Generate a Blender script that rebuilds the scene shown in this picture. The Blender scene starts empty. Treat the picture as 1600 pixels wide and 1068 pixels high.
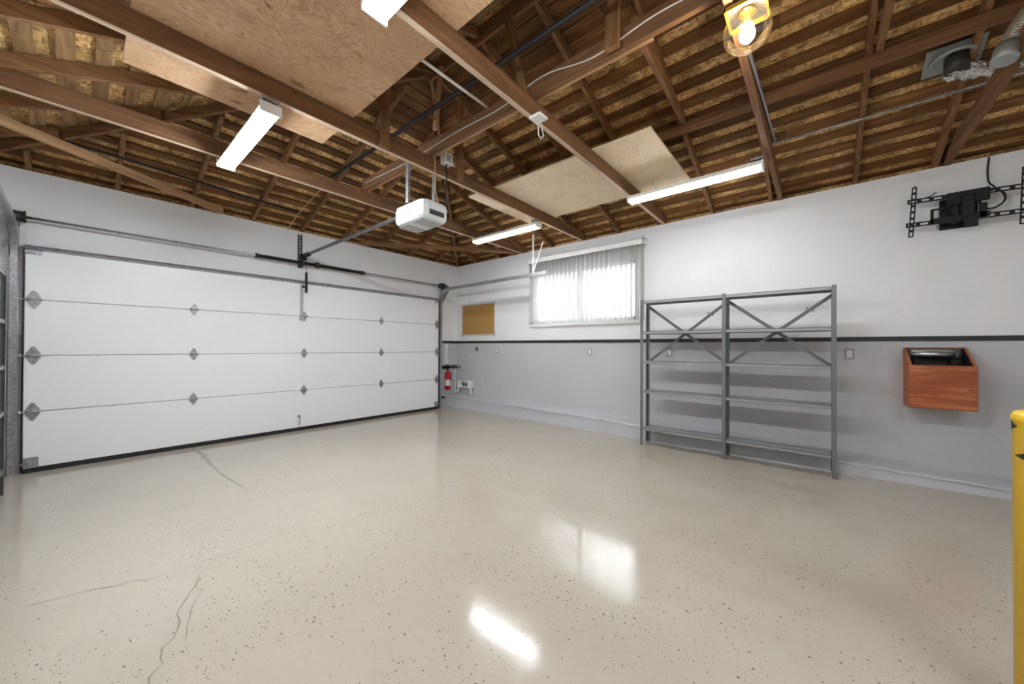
import bpy, bmesh, math, random
from mathutils import Vector, Matrix
random.seed(7)
S = bpy.context.scene
COL = S.collection
PI = math.pi
LIFT = 0.04            # everything is built with the slab at z=-0.04, then lifted so that the slab lies at z=0

# ------------------------------------------------------------------ camera
CAMPOS = Vector((-5.076, -5.802, 1.1752))
yaw, pitch, roll = 0.8687, 0.0074, 0.0046
fw = Vector((math.sin(yaw)*math.cos(pitch), math.cos(yaw)*math.cos(pitch), math.sin(pitch)))
rt = Vector((math.cos(yaw), -math.sin(yaw), 0)); up = rt.cross(fw)
r2 = rt*math.cos(roll)+up*math.sin(roll); u2 = -rt*math.sin(roll)+up*math.cos(roll)
cd = bpy.data.cameras.new('camera'); cam = bpy.data.objects.new('camera', cd); COL.objects.link(cam)
cd.sensor_fit = 'HORIZONTAL'; cd.sensor_width = 36.0; cd.lens = 568.41/1600*36
cd.shift_y = (537.73-534)/1600; cd.clip_start = 0.05; cd.clip_end = 200
M = Matrix((r2, u2, -fw)).transposed().to_4x4(); M.translation = CAMPOS; cam.matrix_world = M
S.camera = cam

# ------------------------------------------------------------------ world, exposure, lamp power
LAMP = 22.0            # luminance of the fluorescent tubes
BULB = 110.0           # luminance of the bulb in the glass globe
w = bpy.data.worlds.new('World'); S.world = w; w.use_nodes = True
bg = w.node_tree.nodes['Background']; bg.inputs['Color'].default_value = (0.93, 0.96, 1.0, 1); bg.inputs['Strength'].default_value = 4.8
S.view_settings.view_transform = 'Standard'; S.view_settings.look = 'None'
S.view_settings.exposure = 1.98; S.view_settings.gamma = 1.0; S.view_settings.use_curve_mapping = False
try:
    S.cycles.use_denoising = True; S.cycles.max_bounces = 10; S.cycles.diffuse_bounces = 6
    S.cycles.transparent_max_bounces = 16; S.cycles.sample_clamp_indirect = 6.0; S.cycles.caustics_reflective = False; S.cycles.caustics_refractive = False
except Exception: pass

# ------------------------------------------------------------------ material helpers
def mat(name, col=(.8,.8,.8), rough=.5, metal=0.0, spec=.5, emit=None, estr=0.0):
    m = bpy.data.materials.new(name); m.use_nodes = True
    b = m.node_tree.nodes['Principled BSDF']
    b.inputs['Base Color'].default_value = (*col, 1); b.inputs['Roughness'].default_value = rough
    b.inputs['Metallic'].default_value = metal; b.inputs['Specular IOR Level'].default_value = spec
    if emit: b.inputs['Emission Color'].default_value = (*emit, 1); b.inputs['Emission Strength'].default_value = estr
    return m
class NT:
    def __init__(s, m): s.t = m.node_tree; s.n = s.t.nodes; s.b = s.n['Principled BSDF']
    def node(s, typ, **kw):
        n = s.n.new(typ)
        for k, v in kw.items():
            if k in n.inputs.keys() if hasattr(n.inputs, 'keys') else False: n.inputs[k].default_value = v
            else: setattr(n, k, v)
        return n
    def link(s, a, b): s.t.links.new(a, b)
    def coords(s, scale=(1,1,1), rot=(0,0,0), kind='Object'):
        tc = s.node('ShaderNodeTexCoord'); mp = s.node('ShaderNodeMapping')
        mp.inputs['Scale'].default_value = scale; mp.inputs['Rotation'].default_value = rot
        s.link(tc.outputs[kind], mp.inputs['Vector']); return mp.outputs[0]
    def noise(s, vec, scale, detail=4, rough=.55, dist=0.0):
        n = s.node('ShaderNodeTexNoise'); n.inputs['Scale'].default_value = scale; n.inputs['Detail'].default_value = detail
        n.inputs['Roughness'].default_value = rough; n.inputs['Distortion'].default_value = dist
        if vec: s.link(vec, n.inputs['Vector'])
        return n.outputs['Fac']
    def ramp(s, fac, stops):
        r = s.node('ShaderNodeValToRGB'); e = r.color_ramp.elements
        while len(e) < len(stops): e.new(0.5)
        for i, (p, c) in enumerate(stops):
            e[i].position = p; e[i].color = (*c, 1) if len(c) == 3 else c
        s.link(fac, r.inputs[0]); return r.outputs[0]
    def mix(s, fac, a, b, mode='MIX'):
        n = s.node('ShaderNodeMix'); n.data_type = 'RGBA'; n.blend_type = mode
        for sock, v in ((n.inputs[0], fac), (n.inputs[6], a), (n.inputs[7], b)):
            if isinstance(v, (int, float)): sock.default_value = v
            elif isinstance(v, tuple): sock.default_value = (*v, 1)
            else: s.link(v, sock)
        return n.outputs[2]
    def math(s, op, a, b=None):
        n = s.node('ShaderNodeMath'); n.operation = op
        for sock, v in ((n.inputs[0], a), (n.inputs[1], b)):
            if v is None: continue
            if isinstance(v, (int, float)): sock.default_value = v
            else: s.link(v, sock)
        return n.outputs[0]
    def bump(s, h, strength=.2, dist=.01):
        n = s.node('ShaderNodeBump'); n.inputs['Strength'].default_value = strength; n.inputs['Distance'].default_value = dist
        s.link(h, n.inputs['Height']); s.link(n.outputs[0], s.b.inputs['Normal'])

def wood(name, dark, mid, light, grain=14, rough=.75, island=False, var=.35, along=0):
    """grain runs along one local axis; each board differs by a random tone"""
    m = mat(name, mid, rough, spec=.25); t = NT(m)
    sc = [grain]*3; sc[along] = .9
    v = t.coords(tuple(sc))
    rnd = t.node('ShaderNodeNewGeometry').outputs['Random Per Island'] if island else t.node('ShaderNodeObjectInfo').outputs['Random']
    off = t.node('ShaderNodeVectorMath'); off.operation = 'ADD'; t.link(v, off.inputs[0])
    cmb = t.node('ShaderNodeCombineXYZ'); t.link(t.math('MULTIPLY', rnd, 37.0), cmb.inputs[0]); t.link(t.math('MULTIPLY', rnd, 91.0), cmb.inputs[1]); t.link(cmb.outputs[0], off.inputs[1])
    n1 = t.noise(off.outputs[0], 2.2, 6, .6, .6)
    c = t.ramp(n1, [(.3, dark), (.52, mid), (.75, light)])
    big = t.noise(t.coords((1.3, 1.3, 1.3)), 1.0, 2)
    val = t.math('ADD', t.math('MULTIPLY', t.math('SUBTRACT', rnd, .5), var), t.math('ADD', .78, t.math('MULTIPLY', big, .45)))
    hs = t.node('ShaderNodeHueSaturation'); t.link(val, hs.inputs['Value']); t.link(c, hs.inputs['Color'])
    kn = t.node('ShaderNodeTexVoronoi'); kn.inputs['Scale'].default_value = 2.4; t.link(t.coords(tuple(3.0 if i != along else 1.0 for i in range(3))), kn.inputs['Vector'])
    k = t.ramp(kn.outputs['Distance'], [(.035, (1,1,1)), (.07, (0,0,0))])
    t.link(t.mix(t.math('MULTIPLY', k, .7), hs.outputs[0], tuple(x*.35 for x in dark)), t.b.inputs['Base Color'])
    t.bump(n1, .25, .004)
    return m

def ply(name, dark, mid, light, rot=0, knots=True, stretch=(1.0, 3.4, 1.0), kp=(2.9, .13, .75)):
    m = mat(name, mid, .65, spec=.3); t = NT(m)
    v = t.coords(stretch, (0, 0, rot))
    n = t.noise(v, 1.25, 3, .5, 1.6)
    wv = t.math('FRACT', t.math('MULTIPLY', n, 26.0))
    fine = t.noise(t.coords((4, 60, 4), (0, 0, rot)), 3, 4)
    c = t.ramp(wv, [(0.0, dark), (.25, mid), (.8, light), (1.0, dark)])
    base = t.ramp(t.noise(t.coords((1.2, 2.2, 1), (0, 0, rot)), 1.6, 3), [(.3, mid), (.7, light)])
    c = t.mix(.62, base, c); c = t.mix(.22, c, t.ramp(fine, [(.35, dark), (.65, light)]))
    if knots:
        kn = t.node('ShaderNodeTexVoronoi'); kn.voronoi_dimensions = '2D'; kn.inputs['Scale'].default_value = kp[0]
        wob = t.node('ShaderNodeTexNoise'); wob.inputs['Scale'].default_value = 13.0; wob.inputs['Detail'].default_value = 3; kc = t.coords((1, 1.7, 1), (0, 0, rot)); t.link(kc, wob.inputs['Vector'])
        va = t.node('ShaderNodeVectorMath'); va.operation = 'MULTIPLY_ADD'; t.link(wob.outputs['Color'], va.inputs[0]); va.inputs[1].default_value = (.13, .13, 0); t.link(kc, va.inputs[2]); t.link(va.outputs[0], kn.inputs['Vector'])
        kcol = t.node('ShaderNodeSeparateColor'); t.link(kn.outputs['Color'], kcol.inputs[0])
        k = t.ramp(t.math('DIVIDE', kn.outputs['Distance'], t.math('ADD', .35, kcol.outputs[1])), [(kp[1]*.25, (1,1,1)), (kp[1], (0,0,0))])
        pick = t.math('GREATER_THAN', t.node('ShaderNodeSeparateColor').outputs[0], .6)
        sep = pick.node.inputs[0].links[0].from_node; t.link(kn.outputs['Color'], sep.inputs[0]); pick.node.inputs[1].default_value = .45
        blot = t.ramp(t.noise(t.coords((1, 1.5, 1), (0, 0, rot)), 2.6, 5, .65), [(.52, (0,0,0)), (.72, (.5,.5,.5))]); c = t.mix(blot, c, dark)
        c = t.mix(t.math('MULTIPLY', t.math('MULTIPLY', k, pick), kp[2]), c, tuple(x*.5 for x in dark))
    t.link(c, t.b.inputs['Base Color']); return m

def osb(name):
    m = mat(name, (.4,.25,.12), .7, spec=.35); t = NT(m)
    cols = []
    for i, (sc, r) in enumerate((((70, 16, 60), .25), ((18, 64, 60), -.3), ((46, 30, 50), 1.1))):
        vo = t.node('ShaderNodeTexVoronoi'); vo.inputs['Scale'].default_value = 1.0; t.link(t.coords(sc, (0, 0, r)), vo.inputs['Vector'])
        sp = t.node('ShaderNodeSeparateColor'); t.link(vo.outputs['Color'], sp.inputs[0]); cols.append(sp.outputs[i])
    a = t.ramp(cols[0], [(.0, (.28,.13,.038)), (.35, (.62,.355,.12)), (.8, (.78,.50,.20)), (1.0, (.88,.67,.36))])
    b = t.ramp(cols[1], [(.0, (.35,.17,.052)), (.5, (.66,.385,.135)), (1.0, (.80,.54,.25))])
    c = t.mix(t.math('GREATER_THAN', cols[2], .5), a, b)
    blot = t.ramp(t.noise(t.coords((1, 1, 1)), 4.5, 5), [(.38, (.5,.5,.5)), (.62, (1.1,1.1,1.1))])
    t.link(t.mix(1.0, c, blot, 'MULTIPLY'), t.b.inputs['Base Color']); t.bump(cols[0], .15, .004)
    return m

MT = {}
MT['joist'] = wood('joist_wood', (.12,.055,.024), (.20,.098,.044), (.27,.142,.068))
MT['rafter'] = wood('rafter_wood', (.135,.063,.025), (.23,.115,.048), (.33,.18,.082))
MT['fresh'] = wood('fresh_wood', (.30,.165,.08), (.46,.27,.135), (.58,.38,.21))
MT['pale_edge'] = wood('pale_edge_wood', (.48,.33,.22), (.66,.50,.36), (.78,.65,.52))  # paler wood tone for the undersides of the joists
MT['board'] = wood('sheathing_wood', (.08,.034,.011), (.155,.07,.022), (.28,.14,.05), grain=11, island=True, var=.7)
MT['osb'] = osb('osb_deck')
MT['ply_warm'] = ply('plywood_warm', (.27,.125,.055), (.56,.32,.165), (.68,.46,.28))
MT['ply_pale'] = ply('plywood_pale', (.60,.40,.23), (.83,.65,.43), (.88,.74,.55), rot=PI/2, kp=(6.5, .10, .5))
MT['box_front'] = wood('box_front_wood', (.24,.064,.024), (.36,.10,.038), (.56,.24,.12), grain=10, along=1, var=.05)
MT['red_wood'] = ply('stained_wood', (.22,.055,.02), (.36,.098,.036), (.48,.17,.075), knots=False)
def paint(name, col, rough=.55, tex=.03):
    m = mat(name, col, rough, spec=.4); t = NT(m)
    n = t.noise(t.coords((1,1,1)), 1.1, 4)
    t.link(t.ramp(n, [(.3, tuple(c*.955 for c in col)), (.7, tuple(min(1, c*1.02) for c in col))]), t.b.inputs['Base Color'])
    t.bump(t.noise(t.coords((1,1,1)), 55, 3), tex, .01); return m
MT['white_wall'] = paint('white_wall_paint', (.80,.80,.805))
MT['grey_wall'] = paint('grey_wall_paint', (.51,.51,.525), .42)
MT['curb'] = paint('grey_curb_paint', (.50,.51,.53), .4, .22)
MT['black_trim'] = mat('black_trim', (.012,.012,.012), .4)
MT['door_white'] = mat('door_white', (.80,.80,.805), .33); t = NT(MT['door_white'])
t.bump(t.noise(t.coords((2.5, 60, 90)), 1.6, 4), .10, .006)
MT['white'] = mat('white_enamel', (.82,.82,.80), .35)
MT['white_plastic'] = mat('white_plastic', (.70,.725,.735), .3)
MT['grey_plastic'] = mat('grey_plastic', (.42,.43,.45), .35)
MT['dark_plastic'] = mat('dark_plastic', (.05,.052,.06), .3)
MT['rubber'] = mat('black_rubber', (.012,.011,.011), .6)
MT['black_metal'] = mat('black_metal', (.010,.010,.011), .5, 0, .3)
MT['black_pipe'] = mat('black_iron_pipe', (.028,.026,.026), .45, .5)
MT['spring'] = mat('spring_steel', (.02,.02,.022), .4, .6); t = NT(MT['spring'])
def galv(name, col, rough=.38):
    m = mat(name, col, rough, .85); t = NT(m)
    vo = t.node('ShaderNodeTexVoronoi'); vo.inputs['Scale'].default_value = 60; t.link(t.coords(), vo.inputs['Vector'])
    sp = t.node('ShaderNodeSeparateColor'); t.link(vo.outputs['Color'], sp.inputs[0])
    t.link(t.ramp(sp.outputs[0], [(0, tuple(c*.75 for c in col)), (1, tuple(min(1,c*1.2) for c in col))]), t.b.inputs['Base Color']); return m
MT['galv'] = galv('galvanised_steel', (.42,.42,.43))
MT['galv_dark'] = galv('weathered_steel', (.20,.20,.21), .45)
MT['shelf'] = mat('grey_shelf_steel', (.31,.313,.32), .42, .3)
MT['shelf_post'] = mat('grey_post_steel', (.17,.173,.18), .42, .3)
MT['chrome'] = mat('chrome', (.50,.50,.50), .3, 1.0)
MT['foil'] = mat('foil', (.78,.77,.75), .22, 1.0); t = NT(MT['foil'])
t.bump(t.noise(t.coords((1,1,1)), 22, 4, .6, 1.0), .9, .03)
MT['duct'] = mat('duct_foil', (.55,.54,.50), .42, .8); t = NT(MT['duct'])
t.bump(t.noise(t.coords((1,1,1)), 30, 3), .5, .01)
MT['zinc'] = mat('vent_plate_zinc', (.34,.36,.35), .5, .5)
MT['yellow'] = mat('yellow_paint', (.80,.50,.012), .3)
MT['yellow_box'] = mat('yellow_plastic', (.34,.19,.014), .5, spec=.15)
MT['tape'] = mat('black_tape', (.02,.017,.008), .4)
MT['red'] = mat('red_enamel', (.42,.008,.018), .25)
MT['cork'] = paint('cork_board', (.42,.235,.07), .85, .2)
MT['dark_metal'] = mat('dark_brown_metal', (.05,.045,.043), .5, .4)
MT['cable_white'] = mat('white_cable', (.62,.60,.56), .5)
MT['cable_tan'] = mat('tan_cord', (.52,.37,.2), .6)
MT['brass'] = mat('brass', (.55,.38,.12), .3, 1.0)
def emis(name, col, strength):
    m = mat(name, (.9,.9,.9), .4, emit=col, estr=strength); return m
MT['tube'] = emis('lit_tube', (.86, .94, 1.0), LAMP*2.0)
MT['tube_warm'] = emis('lit_tube_warm', (.93, .96, 1.0), LAMP*.56)
MT['tube_mid'] = emis('lit_tube_mid', (.88, .95, 1.0), LAMP*.95)
MT['bulb'] = emis('lit_bulb', (1.0, .90, .76), BULB)
# thin clear glass: see-through with a fresnel sheen
def thin_glass(name, tint, ior=1.45, mul=1.0):
    g = bpy.data.materials.new(name); g.use_nodes = True; nt = g.node_tree; nt.nodes.clear()
    o = nt.nodes.new('ShaderNodeOutputMaterial'); mx = nt.nodes.new('ShaderNodeMixShader'); tr = nt.nodes.new('ShaderNodeBsdfTransparent'); gl = nt.nodes.new('ShaderNodeBsdfGlossy')
    fr = nt.nodes.new('ShaderNodeFresnel'); fr.inputs[0].default_value = ior; ml = nt.nodes.new('ShaderNodeMath'); ml.operation = 'MULTIPLY_ADD'; ml.inputs[1].default_value = mul; ml.inputs[2].default_value = .02; ml.use_clamp = True
    tr.inputs[0].default_value = (*tint, 1); gl.inputs['Roughness'].default_value = .05; gl.inputs['Color'].default_value = (1, .95, .85, 1)
    nt.links.new(fr.outputs[0], ml.inputs[0]); nt.links.new(ml.outputs[0], mx.inputs[0]); nt.links.new(tr.outputs[0], mx.inputs[1]); nt.links.new(gl.outputs[0], mx.inputs[2]); nt.links.new(mx.outputs[0], o.inputs[0]); return g
MT['globe'] = thin_glass('globe_glass', (.90,.88,.84), 1.5, .55)
MT['pane'] = thin_glass('window_glass', (.97,.98,.98), 1.45, .8)
# blind vanes: white fabric that lets light through
vn = mat('vane_fabric', (.88,.88,.86), .6); nt = vn.node_tree
tl = nt.nodes.new('ShaderNodeBsdfTranslucent'); tl.inputs[0].default_value = (.88,.88,.87,1); mx = nt.nodes.new('ShaderNodeMixShader'); mx.inputs[0].default_value = .42
out = nt.nodes['Material Output']; nt.links.new(nt.nodes['Principled BSDF'].outputs[0], mx.inputs[1]); nt.links.new(tl.outputs[0], mx.inputs[2]); nt.links.new(mx.outputs[0], out.inputs[0]); MT['vane'] = vn
# epoxy floor with dark flakes
fl = mat('epoxy_floor', (.5,.45,.37), .16, spec=.55); t = NT(fl); co = t.coords()
base = t.ramp(t.noise(co, .55, 4), [(.3, (.415,.365,.30)), (.7, (.465,.415,.345))])
stain = t.ramp(t.noise(co, 2.3, 6, .7), [(.55, (1,1,1)), (.8, (.90,.89,.87))]); c = t.mix(1.0, base, stain, 'MULTIPLY')
dens = t.ramp(t.noise(co, 1.9, 3, .6), [(.40, (0,0,0)), (.70, (1,1,1))])
for sc, th, cut, gain, colr in ((38, .12, .006, .17, (.085,.07,.055)), (68, .16, .01, .15, (.13,.105,.08)), (125, .20, .02, .20, (.22,.185,.15)), (52, .11, .004, .02, (.66,.62,.54))):
    vo = t.node('ShaderNodeTexVoronoi'); vo.voronoi_dimensions = '2D'; vo.inputs['Scale'].default_value = sc; t.link(t.coords((1, .75, 1), (0, 0, sc*.1)), vo.inputs['Vector'])
    sp = t.node('ShaderNodeSeparateColor'); t.link(vo.outputs['Color'], sp.inputs[0])
    inside = t.math('LESS_THAN', vo.outputs['Distance'], t.math('ADD', th*.5, t.math('MULTIPLY', sp.outputs[1], th)))
    keep = t.math('LESS_THAN', sp.outputs[0], t.math('ADD', t.math('MULTIPLY', dens, gain), cut))
    c = t.mix(t.math('MULTIPLY', t.math('MULTIPLY', inside, keep), .85), c, colr)
t.link(c, t.b.inputs['Base Color'])
t.link(t.ramp(t.noise(co, 3.5, 5, .65), [(.3, (.06,.06,.06)), (.75, (.17,.17,.17))]), t.b.inputs['Roughness'])
t.bump(t.noise(co, 9, 5, .6), .06, .01)
MT['floor'] = fl
MT['crack'] = mat('floor_crack', (.20,.168,.13), .35)

# ------------------------------------------------------------------ mesh builder
class MB:
    def __init__(s): s.bm = bmesh.new(); s.cur = 0
    def slot(s, i): s.cur = i; return s
    def _done(s, faces, smooth=False):
        for f in faces: f.material_index = s.cur; f.smooth = smooth
    def box(s, a, b, bevel=0, mtx=None):
        x0, y0, z0 = [min(p, q) for p, q in zip(a, b)]; x1, y1, z1 = [max(p, q) for p, q in zip(a, b)]
        vs = [s.bm.verts.new(p) for p in ((x0,y0,z0),(x1,y0,z0),(x1,y1,z0),(x0,y1,z0),(x0,y0,z1),(x1,y0,z1),(x1,y1,z1),(x0,y1,z1))]
        fs = [s.bm.faces.new([vs[i] for i in q]) for q in ((0,3,2,1),(4,5,6,7),(0,1,5,4),(1,2,6,5),(2,3,7,6),(3,0,4,7))]
        if mtx is not None: bmesh.ops.transform(s.bm, matrix=mtx, verts=vs)
        s._done(fs)
        if bevel:
            es = list({e for f in fs for e in f.edges}); r = bmesh.ops.bevel(s.bm, geom=es, offset=bevel, segments=2, affect='EDGES', clamp_overlap=True)
            s._done(r['faces'], True)
        return s
    def prism(s, pts, d):
        """closed polygon pts swept by vector d"""
        d = Vector(d); a = [s.bm.verts.new(p) for p in pts]; b = [s.bm.verts.new(Vector(p)+d) for p in pts]; n = len(pts)
        fs = [s.bm.faces.new(a), s.bm.faces.new(b[::-1])] + [s.bm.faces.new((a[i], b[i], b[(i+1)%n], a[(i+1)%n])) for i in range(n)]
        s._done(fs); return s
    def quad(s, pts):
        s._done([s.bm.faces.new([s.bm.verts.new(p) for p in pts])]); return s
    def tube(s, path, r, seg=12, caps=True, smooth=True):
        path = [Vector(p) for p in path]; rings = []; n = len(path)
        rr = r if isinstance(r, (list, tuple)) else [r]*n
        d0 = (path[1]-path[0]).normalized(); ref = Vector((0,0,1)) if abs(d0.z) < .9 else Vector((1,0,0))
        u = d0.cross(ref).normalized()
        for i, p in enumerate(path):
            d = ((path[min(i+1,n-1)]-p).normalized() + (p-path[max(i-1,0)]).normalized()).normalized() if 0 < i < n-1 else (path[min(i+1,n-1)]-path[max(i-1,0)]).normalized()
            u = (u - d*u.dot(d)).normalized(); v = d.cross(u)
            rings.append([s.bm.verts.new(p+(u*math.cos(2*PI*k/seg)+v*math.sin(2*PI*k/seg))*rr[i]) for k in range(seg)])
        fs = []
        for a, b in zip(rings, rings[1:]): fs += [s.bm.faces.new((a[k], a[(k+1)%seg], b[(k+1)%seg], b[k])) for k in range(seg)]
        s._done(fs, smooth)
        if caps: s._done([s.bm.faces.new(rings[0][::-1]), s.bm.faces.new(rings[-1])])
        return s
    def lathe(s, prof, c=(0,0,0), axis='z', seg=32, smooth=True):
        c = Vector(c); rings = []
        def P(r, h, a):
            q = (r*math.cos(a), r*math.sin(a), h)
            return c+Vector(q if axis == 'z' else ((h, q[0], q[1]) if axis == 'x' else (q[0], h, q[1])))
        for r, h in prof:
            rings.append([s.bm.verts.new(P(r, h, 0))] if r < 1e-6 else [s.bm.verts.new(P(r, h, 2*PI*k/seg)) for k in range(seg)])
        fs = []
        for a, b in zip(rings, rings[1:]):
            for k in range(seg):
                q = [a[k % len(a)], a[(k+1) % len(a)], b[(k+1) % len(b)], b[k % len(b)]]; q2 = []
                for x in q:
                    if x not in q2: q2.append(x)
                if len(q2) > 2: fs.append(s.bm.faces.new(q2))
        s._done(fs, smooth); return s
    def build(s, name, mats, parent=None, loc=None, rotz=0, recalc=True):
        if recalc: bmesh.ops.recalc_face_normals(s.bm, faces=s.bm.faces)
        me = bpy.data.meshes.new(name); s.bm.to_mesh(me); s.bm.free()
        for m in (mats if isinstance(mats, (list, tuple)) else [mats]): me.materials.append(m)
        o = bpy.data.objects.new(name, me); COL.objects.link(o)
        if parent: o.parent = parent
        if loc is not None: o.location = loc
        o.rotation_euler.z = rotz
        return o
LABELS = {}
def tag(o, label, cat, group=None):
    n = len(label.split()); assert 4 <= n <= 16, label
    assert label not in LABELS, label
    LABELS[label] = 1
    o['label'] = label; o['category'] = cat
    if group: o['group'] = group
    return o
def thing(name, label, cat, loc=(0,0,0), group=None, rotz=0):
    o = bpy.data.objects.new(name, None); COL.objects.link(o); o.location = loc; o.rotation_euler.z = rotz; o.empty_display_size = .1
    return tag(o, label, cat, group)
def struct(o): o['kind'] = 'structure'; return o
def copy_tree(o, parent=None):
    c = o.copy(); COL.objects.link(c); c.parent = parent
    for ch in list(o.children): copy_tree(ch, c)
    return c
def slot_strip(mb, p0, ux, uy, L, W, T, n, hole):
    """flat bar with n slots: built as two rails and cross webs. ux along, uy across, thickness along their normal"""
    ux = Vector(ux).normalized(); uy = Vector(uy).normalized(); un = ux.cross(uy); p0 = Vector(p0)
    def bx(a0, a1, b0, b1):
        mb.prism([p0+ux*a0+uy*b0, p0+ux*a1+uy*b0, p0+ux*a1+uy*b1, p0+ux*a0+uy*b1], un*T)
    m = W*.28; bx(0, L, 0, m); bx(0, L, W-m, W)
    pitch_ = L/n; web = pitch_*(1-hole)
    for i in range(n+1):
        a = max(0, i*pitch_-web/2); b = min(L, i*pitch_+web/2); bx(a, b, m, W-m)
    return mb

# ------------------------------------------------------------------ room shell
H, W_, L_ = 2.85, 5.75, 8.2         # plate height, width, depth
FZ = -LIFT; SL = .345; RAIL = 1.272
XC = -W_/2; ZR = H+SL*(W_/2)
o = MB(); fp = [(-W_-.12, .12), (.12, .12), (.12, -L_-.12), (-W_-.12, -L_-.12)]
o.prism([(x, y, FZ) for x, y in fp], (0, 0, -.12))
# cracks are surface marks: thin strips laid into the slab mesh
def crack(pts, wd, seed):
    rng = random.Random(seed); fine = []
    for (x0, y0), (x1, y1) in zip(pts, pts[1:]):
        n = max(2, int(math.hypot(x1-x0, y1-y0)/.045))
        for i in range(n): fine.append((x0+(x1-x0)*i/n+rng.uniform(-.016,.016), y0+(y1-y0)*i/n+rng.uniform(-.016,.016)))
    fine.append(pts[-1]); o.slot(1); prev = None
    for i, (x, y) in enumerate(fine):
        a = fine[max(0,i-1)]; b = fine[min(len(fine)-1,i+1)]; d = Vector((b[0]-a[0], b[1]-a[1], 0)).normalized(); nrm = Vector((-d.y, d.x, 0))
        ww = wd*rng.uniform(.35, 1.0)*(.3 if i in (0, len(fine)-1) else 1); p = Vector((x, y, FZ+.0006))
        cur = (o.bm.verts.new(p-nrm*ww/2), o.bm.verts.new(p+nrm*ww/2))
        if prev: o._done([o.bm.faces.new((prev[0], cur[0], cur[1], prev[1]))])
        prev = cur
    o.slot(0)
crack([(-4.23,-.14),(-4.20,-.61),(-4.22,-1.23),(-4.20,-1.66),(-4.17,-2.05)], .014, 1)
crack([(-4.25,-.2),(-4.17,-.55),(-4.20,-1.0)], .010, 2)
crack([(-4.1,-3.09),(-4.38,-3.16),(-4.56,-3.16),(-4.75,-3.15),(-4.91,-3.10),(-5.06,-3.04),(-5.24,-2.97)], .007, 4)
crack([(-4.57,-3.16),(-4.71,-3.38),(-4.78,-3.59),(-4.84,-3.79),(-4.9,-3.94),(-4.97,-4.2)], .007, 5)
crack([(-4.66,-3.3),(-4.74,-3.64),(-4.79,-3.81)], .005, 8)
crack([(-2.95,-3.65),(-2.67,-3.77),(-2.38,-4.23),(-2.12,-4.68),(-1.98,-4.93)], .005, 6)
crack([(-2.67,-3.77),(-2.3,-3.2),(-2.2,-2.6)], .004, 7)
floor = struct(o.build('floor', [MT['floor'], MT['crack']]))

def wall(name, boxes_lo, boxes_hi):
    m = MB()
    m.slot(1)
    for a, b in boxes_lo: m.box(a, b)
    m.slot(0)
    for a, b in boxes_hi: m.box(a, b)
    return struct(m.build(name, [MT['white_wall'], MT['grey_wall']]))
T = .12
WY0, WY1, WZ0, WZ1 = -1.98, -3.82, 1.58, 2.44
wall('wall_right', [((0,.0,FZ),(T,-L_,RAIL))], [((0,0,RAIL),(T,WY0,H)), ((0,WY1,RAIL),(T,-L_,H)), ((0,WY0,RAIL),(T,WY1,WZ0)), ((0,WY0,WZ1),(T,WY1,H))])
DX0, DX1 = -.535, -5.445
wall('wall_back_of_door', [((-W_-T,0,FZ),(DX1,T,RAIL)), ((DX0,0,FZ),(T,T,RAIL))], [((-W_-T,0,RAIL),(DX1,T,H)), ((DX0,0,RAIL),(T,T,H)), ((DX1,0,2.10),(DX0,T,H)), ((DX1,.07,FZ),(DX0,T,2.10))]).name = 'wall_front'  # panel across the doorway behind the door is added to block outside light
wall('wall_left', [((-W_-T,0,FZ),(-W_,-L_,RAIL))], [((-W_-T,0,RAIL),(-W_,-L_,H))])
m = MB(); m.slot(1).box((-W_-T,-L_,FZ),(T,-L_-T,RAIL)); m.slot(0)
m.prism([(-W_-T,-L_,RAIL),(T,-L_,RAIL),(T,-L_,H),(XC,-L_,ZR+.14),(-W_-T,-L_,H)], (0,-T,0)); struct(m.build('wall_back', [MT['white_wall'], MT['grey_wall']]))
m = MB(); m.box((-.012,-.02,RAIL-.022),(0,-L_,RAIL+.022), .003); struct(m.build('trim_1', MT['black_trim']))
m = MB(); m.box((DX0+.02,-.012,RAIL-.022),(0,0,RAIL+.022), .003); struct(m.build('trim_2', MT['black_trim']))
m = MB(); m.box((-W_,-.02,RAIL-.022),(-W_+.012,-L_,RAIL+.022), .003); struct(m.build('trim_3', MT['black_trim']))
# painted concrete footing along the shelf wall
secs = [(-.02,-.27,.195,.232),(-1.2,-.275,.185,.22),(-2.36,-.275,.172,.207),(-3.6,-.285,.157,.193),(-4.8,-.295,.122,.156),(-5.93,-.30,.087,.120),(-7.0,-.23,.055,.078),(-8.2,-.2,.03,.05)]
m = MB(); prev = None; rng = random.Random(3); fine = []
for (a, b) in zip(secs, secs[1:]):
    for i in range(10):
        f = i/10; fine.append([a[k]+(b[k]-a[k])*f for k in range(4)])
fine.append(list(secs[-1]))
for y, fx, zo, zi in fine:
    j = rng.uniform(-.006,.006); k = rng.uniform(-.006,.006)
    pts = [(fx+j*.5,y,FZ),(fx+.012,y,FZ+(zo-FZ)*.55),(fx+.014,y,zo-.03),(fx+.002+j,y,zo-.024+k),(fx+.006+j,y,zo-.008+k),(fx+.03+j,y,zo+k*.6),(-.09,y,zi-.02+k*.5),(-.02,y,zi),(0,y,zi+.004),(0,y,FZ)]
    cur = [m.bm.verts.new(p) for p in pts]
    if prev: m._done([m.bm.faces.new((prev[i], cur[i], cur[(i+1)%10], prev[(i+1)%10])) for i in range(10)], False)
    else: m._done([m.bm.faces.new(cur)])
    prev = cur
m._done([m.bm.faces.new(prev[::-1])]); struct(m.build('baseboard_right', MT['curb']))

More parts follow.
